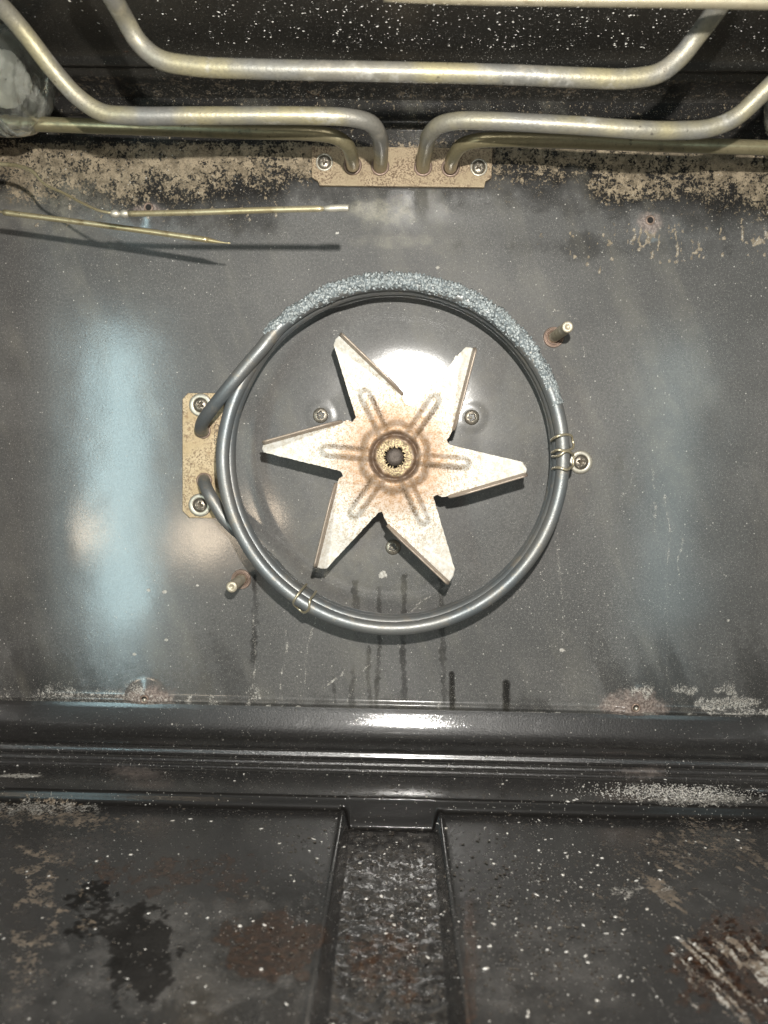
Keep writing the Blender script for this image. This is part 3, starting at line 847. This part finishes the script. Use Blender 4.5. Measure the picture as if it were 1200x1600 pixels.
def ring_vf(R, r, res=40, rs=10):
    V = []; Fc = []
    for i in range(res):
        a = 2 * math.pi * i / res
        for j in range(rs):
            b = 2 * math.pi * j / rs
            V.append(((R + r * math.cos(b)) * math.cos(a), r * math.sin(b), (R + r * math.cos(b)) * math.sin(a)))
    for i in range(res):
        for j in range(rs):
            Fc.append((i * rs + j, i * rs + (j + 1) % rs, ((i + 1) % res) * rs + (j + 1) % rs, ((i + 1) % res) * rs + j))
    return V, Fc


GLAND_ME = mesh_only('gland', *ring_vf(.0038, .0007), M['collar'])

# ------------------------------------------------------------------ ring element round the fan
TR = .0035


def build_ring():
    root = empty('ring_heating_element', P(314, 712, 0), 'round grey tubular heating element coiled three turns around the fan, blistered crust along its top', 'heating element')
    pl = plate_obj('mounting_plate', [(294, 615), (340, 615), (349, 624), (349, 799), (340, 809), (296, 808), (286, 798), (286, 624)], -.0030, .0018, M['plate'], root,
                   holes=[(317, 673, .0040), (319, 751, .0040)])
    put('screw', SCREW_ME, pl, P(314, 633, -.0034), .5, 1.0)
    put('washer', WASHER_ME, pl, P(314, 633, -.0031))
    put('screw', SCREW_ME, pl, P(313, 789, -.0034), .15, 1.0)
    put('washer', WASHER_ME, pl, P(313, 789, -.0031))
    put('gland', GLAND_ME, pl, P(317, 673, -.0034)); put('gland', GLAND_ME, pl, P(319, 751, -.0034))
    stamped('CK263', 338, 679, -.00345, .0042, -math.pi / 2, root, pl)
    hA, hB, hC = -.034, -.026, -.0185

    def circ(a, rx, ry, cx, cy, Y):      # a degrees clockwise from the top
        t = math.radians(a)
        return P(cx + rx * math.sin(t), cy - ry * math.cos(t), Y)

    path = [P(317, 673, .004), P(317, 673, -.004), P(314, 670, -.012), P(318, 657, -.022), P(333, 636, -.030), P(357, 606, -.035), P(384, 573, -.036), P(410, 543, -.036)]
    for a in range(-42, 271, 12): path.append(circ(a, 266, 270, 614, 712, hA))
    seam = len(path)
    for a in range(282, 316, 11):                      # slide under the first leg and inwards
        t = (a - 270) / 45
        path.append(circ(a, 266 - 8 * t, 270 - 8 * t, 614, 712, hA + (hB - hA) * t))
    for a in range(325, 325 + 335, 12):
        path.append(circ(a, 258, 262, 616, 711, hB))
    for a in range(325 + 340, 325 + 372, 10):
        t = (a - 665) / 30
        path.append(circ(a, 258, 262, 616, 711, hB + (hC - hB) * min(1, t)))
    for a in range(700, 700 + 255, 12):
        path.append(circ(a, 254, 258, 616, 711, hC))
    path += [P(352, 812, -.018), P(338, 790, -.018), P(327, 772, -.0175), P(320, 757, -.013), P(319, 751, -.006), P(319, 751, .004)]
    c = catmull(path, .0016)
    k1 = next(i for i, p in enumerate(c) if p.z > P(430, 500, hA).z and i > 10)
    V, Fc = tube_vf(c, TR, 22)
    o = mesh('coil', V, Fc, M['ring'], root)
    idx = np.repeat(np.arange(len(c)), 22).astype(float)
    heat = 1 - sm(idx, k1 - 22, k1 + 6); heat = np.maximum(heat, sm(idx, len(c) - 60, len(c) - 30))
    a = o.data.attributes.new('heat', 'FLOAT', 'POINT'); a.data.foreach_set('value', heat.astype(np.float32))
    # crust
    cp = [circ(a, 268, 272, 614, 712, hA - .0003) for a in range(-47, 74, 4)]
    cc = catmull(cp, .00035)

    from mathutils import noise as mn

    def disp(p, d, s):
        outw = Vector((d.x, 0, d.z)).dot((Vector((p.x, 0, p.z)) - Vector((P(614, 712, hA).x, 0, P(614, 712, hA).z))).normalized())
        env = max(0, min(1, (s / .24 + .7 * mn.noise(p * 110)), ((1 - s) / .24 + .7 * mn.noise(p * 110)))) ** .6
        v = mn.voronoi(p * 620)[0][0]
        w = .55 + .45 * max(0, min(1, .5 + outw + (-d.y) * .6))
        return (-.0002 + env * (.0010 + .0018 * (0.55 - v) * 1.7 + .0008 * mn.noise(p * 260)) * w) if env > .02 else -.0004

    V, Fc = tube_vf(cc, TR, 56, True, disp)
    mesh('crust', V, Fc, M['crust'], root)
    return root


ring_root = build_ring()


def clip(ring_root, pts, label=None):
    c = catmull([P(x, y, Y) for x, y, Y in pts], .0006)
    V, Fc = tube_vf(c, .00065, 10)
    return mesh('wire_clip', V, Fc, M['wire'], ring_root)


clip(ring_root, [(861, 689, -.022), (862, 687, -.032), (870, 682, -.0400), (882, 679, -.0395), (893, 681, -.034), (894, 686, -.031), (896, 694, -.031),
                 (895, 700, -.034), (884, 704, -.0395), (872, 703, -.0400), (864, 706, -.032), (862, 707, -.022)])
clip(ring_root, [(863, 713, -.022), (866, 713, -.032), (875, 711, -.0398), (884, 705, -.0400), (893, 708, -.036), (896, 712, -.032), (895, 728, -.032),
                 (891, 731, -.036), (885, 734, -.0400), (875, 731, -.0398), (866, 731, -.032), (863, 733, -.022)])
clip(ring_root, [(479, 913, -.018), (475, 917, -.030), (467, 927, -.0392), (460, 937, -.0392), (459, 944, -.034), (464, 949, -.031), (471, 955, -.031),
                 (476, 957, -.034), (483, 950, -.0392), (484, 939, -.0398), (490, 930, -.030), (494, 924, -.018)])
# bracket screw right of the ring
s = empty('cross_head_screw', P(907, 722, 0), 'cross head screw with pale washer beside the wire clips, right of the ring element', 'screw')
put('washer', WASHER_ME, s, P(907, 722, -.0005)); put('screw_head', SCREW_ME, s, P(907, 722, -.0012), .35)


# ------------------------------------------------------------------ hollow rivets around the hub
def socket(x, z):
    a = math.atan2(z, x); r = math.hypot(x, z)
    R = .0021 * (1 - .12 * math.cos(5 * a))
    return .0022 * max(0, min(1, (R - r) / .0004))


RIV_ME = mesh_only('rim', *polar_head(.0042, .0016, socket, 60, 22), M['screw'])
PIN_ME = mesh_only('pin', *lathe_vf([(.00005, .0012), (.0006, .0011), (.0008, .0006), (.0008, 0)], res=14), M['washer'])


def rivet(px, py, label, rot):
    p = P(px, py, -.0015 if px < 900 else 0)
    e = empty('hollow_rivet', p, label, 'rivet', 'hollow rivets around the fan hub')
    put('rim', RIV_ME, e, p, rot); put('pin', PIN_ME, e, Vector(p) + Vector((-.0004, .0005, -.0002)))


rivet(501, 649, 'small hollow rivet in the wall between the two left blades of the fan', .3)
rivet(737, 652, 'small hollow rivet in the wall right of the upper right fan blade', 1.0)
rivet(614, 855, 'small hollow rivet in the wall below the hub between the two lowest blades', 1.9)

# ------------------------------------------------------------------ studs
def stud(px, py, L, label):
    p = P(px, py, 0)
    e = empty('threaded_stud', p, label, 'stud', 'studs on the back wall')
    prof = [(.0026, -.002)]
    n = int(L / .00035)
    for i in range(n):
        h = i * .00035; prof.append((.0028 + .00022 * math.sin(h * 2 * math.pi / .0011), h))
    prof += [(.0027, L - .0004), (.0024, L), (.0012, L), (.0009, L - .0005), (.00005, L - .0006)]
    V, Fc = lathe_vf(prof, res=32)
    V = [(v[0] + p.x, v[1], v[2] + p.z) for v in V]
    mesh('rod', V, Fc, M['stud'], e)
    V, Fc = lathe_vf([(.0058, -.0004), (.0056, .0010), (.0050, .0013), (.0047, .0004), (.0042, .0004), (.0041, .0018), (.0037, .0020), (.0035, .0004), (.0028, .0003)], res=40)
    V = [(v[0] + p.x, v[1], v[2] + p.z) for v in V]
    mesh('collar', V, Fc, M['collar'], e)


stud(865, 527, .036, 'brassy threaded stud with rusty collar, upper right outside the ring element')
stud(377, 905, .026, 'brassy threaded stud with rusty collar, lower left outside the ring element')

# ------------------------------------------------------------------ bare screw holes
for (hx, hy), lab, bright in zip(HOLES, ('dark screw hole with pale pink rust above the upper temperature probe', 'dark screw hole with pink rust in the crust at upper right',
                                         'bright riveted screw hole in a pinkish bump at lower left', 'bright riveted screw hole in a pinkish bump at lower right'), (0, 0, 1, 1)):
    p = P(hx, hy, 0); top = .0011 if not bright else (.0030 if hx < 600 else .0044)
    e = empty('screw_hole', p, lab, 'screw hole', 'bare screw holes in the back wall')
    V, Fc = ring_vf(.0021, .0006, 30, 8)
    V = [(v[0] + p.x, v[1] - top, v[2] + p.z) for v in V]
    mesh('rim', V, Fc, M['collar'], e)
    V, Fc = lathe_vf([(.0020, top + .0002), (.0017, top + .00015), (.00005, top + .0001)], res=24)
    V = [(v[0] + p.x, v[1], v[2] + p.z) for v in V]
    mesh('hole', V, Fc, M['hole'], e)
    if bright:
        V, Fc = lathe_vf([(.00005, top + .0011), (.0008, top + .0009), (.0012, top + .0003), (.0012, top)], res=18)
        V = [(v[0] + p.x + .0002, v[1], v[2] + p.z - .0004) for v in V]
        mesh('screw_tip', V, Fc, M['washer'], e)


# ------------------------------------------------------------------ grill element under the ceiling
def build_grill():
    root = empty('grill_heating_element', P(628, 262, 0), 'bent grey and tan tubular grill element running along the top of the oven', 'heating element')
    pl = plate_obj('mounting_plate', [(488, 229), (769, 233), (767, 277), (763, 280), (758, 283), (756, 292), (500, 289), (497, 282), (491, 279), (488, 276)], -.0028, .0016, M['plate_dull'], root,
                   holes=[(551, 259, .0046), (594, 260, .0046), (661, 261, .0046), (704, 262, .0046)])
    for (x, y, r) in ((507, 254, .2), (748, 262, .9)):
        put('screw', SCREW_ME, pl, P(x, y, -.0030), r, .85); put('washer', WASHER_S, pl, P(x, y, -.0029), 0, 1.0)
    for x, y in ((551, 259), (594, 260), (661, 261), (704, 262)):
        put('gland', GLAND_ME, pl, P(x, y, -.0032), 0, 1.12)
    stamped('63088/14', 620, 237, -.0029, .0040, 0, root, pl)
    T2 = .0037
    runs = [
        ('tan', [(551, 259, .004), (551, 259, -.004), (551, 255, -.018), (549, 243, -.036), (541, 225, -.046), (520, 213, -.050), (480, 208, -.051), (400, 206, -.051),
                 (200, 199, -.051), (0, 192, -.050), (-60, 190, -.050)]),
        ('grey', [(594, 260, .004), (594, 260, -.004), (595, 250, -.020), (595, 232, -.045), (592, 210, -.066), (578, 192, -.076), (548, 184, -.080), (480, 181, -.083), (300, 181, -.088),
                  (210, 181, -.090), (160, 176, -.091), (122, 152, -.094), (82, 108, -.100), (42, 56, -.107), (8, 16, -.115), (-30, -20, -.125)]),
        ('grey', [(661, 261, .004), (661, 261, -.004), (662, 250, -.020), (666, 230, -.045), (672, 210, -.066), (688, 195, -.076), (715, 189, -.080), (760, 189, -.083), (900, 196, -.088),
                  (1000, 203, -.090), (1060, 204, -.090), (1110, 200, -.091), (1150, 183, -.093), (1185, 152, -.097), (1220, 118, -.102), (1260, 80, -.11)]),
        ('tan', [(704, 262, .004), (704, 262, -.004), (705, 256, -.018), (709, 243, -.036), (722, 227, -.046), (745, 220, -.050), (790, 218, -.051), (900, 221, -.051),
                 (1100, 228, -.051), (1200, 231, -.050), (1270, 234, -.050)]),
        ('grey', [(135, -60, -.150), (172, -10, -.135), (195, 30, -.122), (217, 66, -.116), (248, 92, -.114), (300, 103, -.113), (400, 108, -.113), (600, 112, -.113), (800, 117, -.113),
                  (920, 122, -.113), (980, 123, -.113), (1030, 114, -.114), (1062, 90, -.116), (1090, 55, -.120), (1120, 15, -.130), (1160, -50, -.150)]),
    ]
    for kind, pts in runs:
        c = catmull([P(x, y, Y) for x, y, Y in pts], .002)
        V, Fc = tube_vf(c, T2 * (1.0 if kind == 'grey' else .92), 22)
        o = mesh('heating_tube', V, Fc, M['tube_' + kind], root)
        tag(o, 'olive tan heating tube close to the wall' if kind == 'tan' else 'pale grey heating tube with chalky patches')
    # support rail crossing at the top edge of the view
    c = catmull([P(600, -9, -.160), P(740, -4, -.160), P(1000, 0, -.160), P(1280, 5, -.160)], .003)
    V, Fc = tube_vf(c, .0022, 14)
    mesh('cross_rail', V, Fc, M['wire'], root)


build_grill()

# ------------------------------------------------------------------ temperature probes
e = empty('temperature_probe', P(185, 333, -.085), 'thin brass temperature probe with flattened tip, upper of the two probes', 'temperature probe', 'probes at upper left')
c = catmull([P(x, y, Y) for x, y, Y in [(202, 334, -.086), (300, 332, -.092), (420, 328, -.098), (506, 326, -.101)]], .002)
V, Fc = tube_vf(c, lambda s_: .00125 if s_ < .98 else .0009, 16); mesh('bulb', V, Fc, M['probe'], e)
c = catmull([P(506, 326, -.101), P(512, 326, -.1012), P(530, 325, -.1015), P(545, 325, -.102)], .0008)
V, Fc = tube_vf(c, lambda s_: .0009 + .0005 * min(1, s_ * 4), 12); mesh('flattened_tip', V, Fc, M['washer'], e)
c = catmull([P(x, y, Y) for x, y, Y in [(-30, 257, -.050), (20, 258, -.055), (50, 268, -.062), (70, 288, -.068), (100, 302, -.074), (130, 318, -.080), (155, 329, -.084), (175, 333, -.085)]], .0015)
V, Fc = tube_vf(c, lambda s_: .0010 if s_ < .42 else .0006, 10); mesh('capillary_wire', V, Fc, M['probe'], e)
for (x, y) in ((180, 334), (195, 334)):
    q = P(x, y, -.0855)
    V, Fc = lathe_vf([(.0003, -.0022), (.0014, -.0016), (.0018, -.0003), (.0016, .0010), (.0010, .0020), (.0002, .0023)], 'X', 16)
    mesh('bead', [(v[0] + q.x, v[1] + q.y, v[2] + q.z) for v in V], Fc, M['washer'], e)

e = empty('temperature_probe', P(0, 332, -.055), 'thin brass temperature probe with pointed tip slanting down, lower of the two probes at left', 'temperature probe', 'probes at upper left')
c = catmull([P(x, y, Y) for x, y, Y in [(6, 332, -.055), (100, 344, -.057), (220, 360, -.060), (325, 375, -.0625)]], .002)
V, Fc = tube_vf(c, .00135, 16); mesh('bulb', V, Fc, M['probe'], e)
c = catmull([P(325, 375, -.0625), P(335, 377, -.0627), P(348, 379, -.063), P(360, 380, -.063)], .0008)
V, Fc = tube_vf(c, lambda s_: .00125 - .0009 * min(1, s_ * 1.4), 12); mesh('pointed_tip', V, Fc, M['probe'], e)
c = catmull([P(-40, 326, -.05), P(-15, 329, -.053), P(8, 332, -.055)], .001)
V, Fc = tube_vf(c, .0006, 10); mesh('capillary_wire', V, Fc, M['probe'], e)


# ------------------------------------------------------------------ lamps at both sides
def lamp(sgn, px, py, Y, label):
    tip = P(px, py, Y)                                    # middle of the rounded end
    e = empty('oven_lamp', (sgn * .262, tip.y, tip.z + .004), label, 'oven lamp', 'glass oven lamps high on the side walls')
    L = .262 - abs(tip.x)
    R = .0245
    prof = [(.0002, 0), (.006, .0001), (.012, .0003), (.0160, .0004), (.0172, .0018), (.0205, .0030), (.0222, .0052), (.0230, .0075), (.0214, .0090), (.0217, .0108),
            (.0238, .0120), (.0242, .0140), (.0224, .0155), (.0228, .0175), (.0246, .0190), (.0250, .0215), (.0240, .0235), (.0250, .030), (.0262, L * .6), (.0265, L - .004)]
    V, Fc = lathe_vf(prof, 'X', 96, lambda a, h: 1 + .018 * math.cos(9 * a) * min(1, h / .004) * max(.3, 1 - h / .03))
    til = Matrix.Rotation(math.radians(-13 * sgn), 3, 'Y') @ Matrix.Rotation(math.radians(8 * sgn), 3, 'Z')
    def tr(v):
        w = til @ Vector((-sgn * (-v[0]) if False else sgn * v[0], v[1], v[2])); return (w.x + tip.x, w.y + tip.y, w.z + tip.z)
    o = mesh('glass_cover', [tr(v) for v in V], Fc, M['glass'], e)
    md = o.modifiers.new('wall', 'SOLIDIFY'); md.thickness = .0022; md.offset = 0
    prof = [(.0002, .018), (.006, .019), (.010, .023), (.0125, .032), (.012, .042), (.008, .052), (.0065, .060), (.0065, L - .006)]
    V, Fc = lathe_vf(prof, 'X', 40); mesh('bulb', [tr(v) for v in V], Fc, M['bulb'], e)
    prof = [(.0004, .0135), (.006, .0130), (.0115, .0115), (.0125, .0130), (.0120, .0170), (.0135, .030), (.0150, .040)]
    V, Fc = lathe_vf(prof, 'X', 40); mesh('added_backing', [tr(v) for v in V], Fc, M['bulb'], e)  # pale backing added inside to make the glass look bright
    prof = [(.020, L - .010), (.029, L - .011), (.0305, L - .008), (.0305, L - .003), (.026, L)]
    V, Fc = lathe_vf(prof, 'X', 48); mesh('socket_ring', [tr(v) for v in V], Fc, M['lamp_base'], e)


lamp(-1, 50, 132, -.062, 'ribbed dirty glass oven lamp cover at upper left behind the grey tube')
lamp(1, 1232, 165, -.062, 'sliver of ribbed glass oven lamp cover at the upper right edge')

# ------------------------------------------------------------------ crumbs and dried droplets (uncountable)


def specks(name, pts, sizes, normal, label):
    base = np.array([(1, 0, 0), (0, 1, 0), (-1, 0, 0), (0, -1, 0), (0, 0, 1), (.7, .7, .5), (-.7, .7, .5), (-.7, -.7, .5), (.7, -.7, .5)], float)
    fc = np.array([(0, 1, 5), (1, 2, 6), (2, 3, 7), (3, 0, 8), (5, 1, 4), (1, 6, 4), (6, 2, 4), (2, 7, 4), (7, 3, 4), (3, 8, 4), (8, 0, 4), (0, 5, 4)])
    n = len(pts); k = len(base)
    B = base[None] * (1 + .5 * (rng.rand(n, k, 1) - .5))
    a = rng.rand(n) * 6.28; ca, sa = np.cos(a)[:, None], np.sin(a)[:, None]
    e = (.5 + rng.rand(n, 1))
    x = B[:, :, 0] * e; y = B[:, :, 1] / e; z = B[:, :, 2] * (.35 + .4 * rng.rand(n, 1))
    X = (x * ca - y * sa) * sizes[:, None]; Y = (x * sa + y * ca) * sizes[:, None]; Z = z * sizes[:, None] * normal
    V = np.stack([X, Y, Z], -1) + pts[:, None, :]
    Fa = (fc[None] + (np.arange(n) * k)[:, None, None]).reshape(-1, 3)
    if normal < 0: Fa = Fa[:, ::-1].copy()
    o = mesh(name, V, Fa, M['speck'], smooth=True)
    return tag(o, label, 'residue', kind='stuff')


def floor_z(x, h):
    a, L = prof_curve(FLOOR_PROF, .0005, 0)
    z = np.interp(h, a[:, 0], a[:, 1]); ax = np.abs(x - .0002); w = .0012 * sm(h, .07, .25)
    return z - .0085 * (1 - sm(ax, .0200 - w, .0232 + w)) * sm(h, .0655, .0695)


N = 9000
x = rng.uniform(-.24, .24, N); h = .02 + .25 * rng.rand(N)
z = floor_z(x, h); px, py = proj(x, -h, z)
dens = .12 + .55 * blob(px, py, 870, 1430, 200, 190, .9, .3) + .9 * blob(px, py, 1040, 1247, 160, 18, .8) + .6 * blob(px, py, 640, 1450, 80, 200, .8) + .5 * blob(px, py, 560, 1330, 100, 60, .8) + .18 * blob(px, py, 300, 1330, 200, 60, .8)
dens = dens * (.3 + 1.3 * fbm(px / 40, py / 40))
keep = rng.rand(N) < dens * .75
x, h, z = x[keep], h[keep], z[keep]
specks('floor_crumbs', np.stack([x, -h, z + .0001], -1), .00014 + .00070 * rng.rand(len(x)) ** 3.2, 1, 'fine white crumbs and dried droplets scattered over the oven floor')
N = 1500
q = P(1050, 1245, -.05)
x = q.x + rng.normal(0, .020, N); h = np.clip(.052 + rng.normal(0, .005, N), .0425, .0615); z = floor_z(x, h)
specks('ledge_crumbs', np.stack([x, -h, z + .0001], -1), .00018 + .0003 * rng.rand(N) ** 2, 1, 'dense drift of white crumbs on the ledge at lower right')
N = 5200
x = rng.uniform(-.19, .24, N); h = rng.uniform(.034, .2, N)
px, py = proj(x, -h, np.full(N, .2)); keep = rng.rand(N) < (sm(px, 200, 520) * .8 + .06) * (.3 + 1.2 * fbm(px / 50, py / 30)) * (1 - .5 * sm(px, 900, 1100))
x, h = x[keep], h[keep]
specks('ceiling_flakes', np.stack([x, -h, np.full(len(x), .2000)], -1), .00020 + .00042 * rng.rand(len(x)) ** 2.2, -1, 'white flakes and droplets stuck to the black oven ceiling')


def beads(name, x, h, z, r, label):
    """domed droplets of dried grease, dark and glossy"""
    seg = 8; lv = [(1.0, -.05), (.78, .42), (.42, .84), (.001, 1.0)]
    a = np.arange(seg) * 2 * np.pi / seg
    B = np.array([(c * math.cos(t), c * math.sin(t), hh) for c, hh in lv for t in a])
    fc = grid_faces(4, seg); F_ = []
    for i in range(3):
        for j in range(seg): F_.append((i * seg + j, i * seg + (j + 1) % seg, (i + 1) * seg + (j + 1) % seg, (i + 1) * seg + j))
    F_ = np.array(F_); n = len(x)
    e = .75 + .5 * rng.rand(n, 1); th = rng.rand(n) * 6.28; ca, sa = np.cos(th)[:, None], np.sin(th)[:, None]
    bx = B[None, :, 0] * e; by = B[None, :, 1] / e
    X = (bx * ca - by * sa) * r[:, None] + x[:, None]; Y = (bx * sa + by * ca) * r[:, None] - h[:, None]
    Z = B[None, :, 2] * r[:, None] * (.26 + .14 * rng.rand(n, 1)) + z[:, None]
    Fa = (F_[None] + (np.arange(n) * len(B))[:, None, None]).reshape(-1, 4)
    o = mesh(name, np.stack([X, Y, Z], -1), Fa, M['bead'])
    return tag(o, label, 'residue', kind='stuff')


M['bead'] = simple('dried_grease_bead', (.045, .038, .033), (.09, .075, .06), 200, .16)
M['bead'].node_tree.nodes['Principled BSDF'].inputs['IOR'].default_value = 1.9
N = 16000
x = rng.uniform(-.20, .22, N); h = .042 + .20 * rng.rand(N); z = floor_z(x, h); px, py = proj(x, -h, z)
dens = .10 + .9 * blob(px, py, 620, 1440, 85, 220, .7, .2) * (np.abs(x) < .021) + .6 * blob(px, py, 850, 1430, 230, 200, .9, .3) + .30 * blob(px, py, 400, 1340, 200, 90, .8, .3) + .5 * blob(px, py, 620, 1242, 200, 16, .8) + .35 * blob(px, py, 450, 1500, 120, 60, .7, .3)
dens *= (.35 + 1.2 * fbm(px / 35, py / 25)); keep = rng.rand(N) < dens * .8
x, h, z = x[keep], h[keep], z[keep]
beads('grease_beads', x, h, z, .00028 + .0006 * rng.rand(len(x)) ** 2, 'tiny glossy beads of dried grease glinting on the oven floor and in its channel')
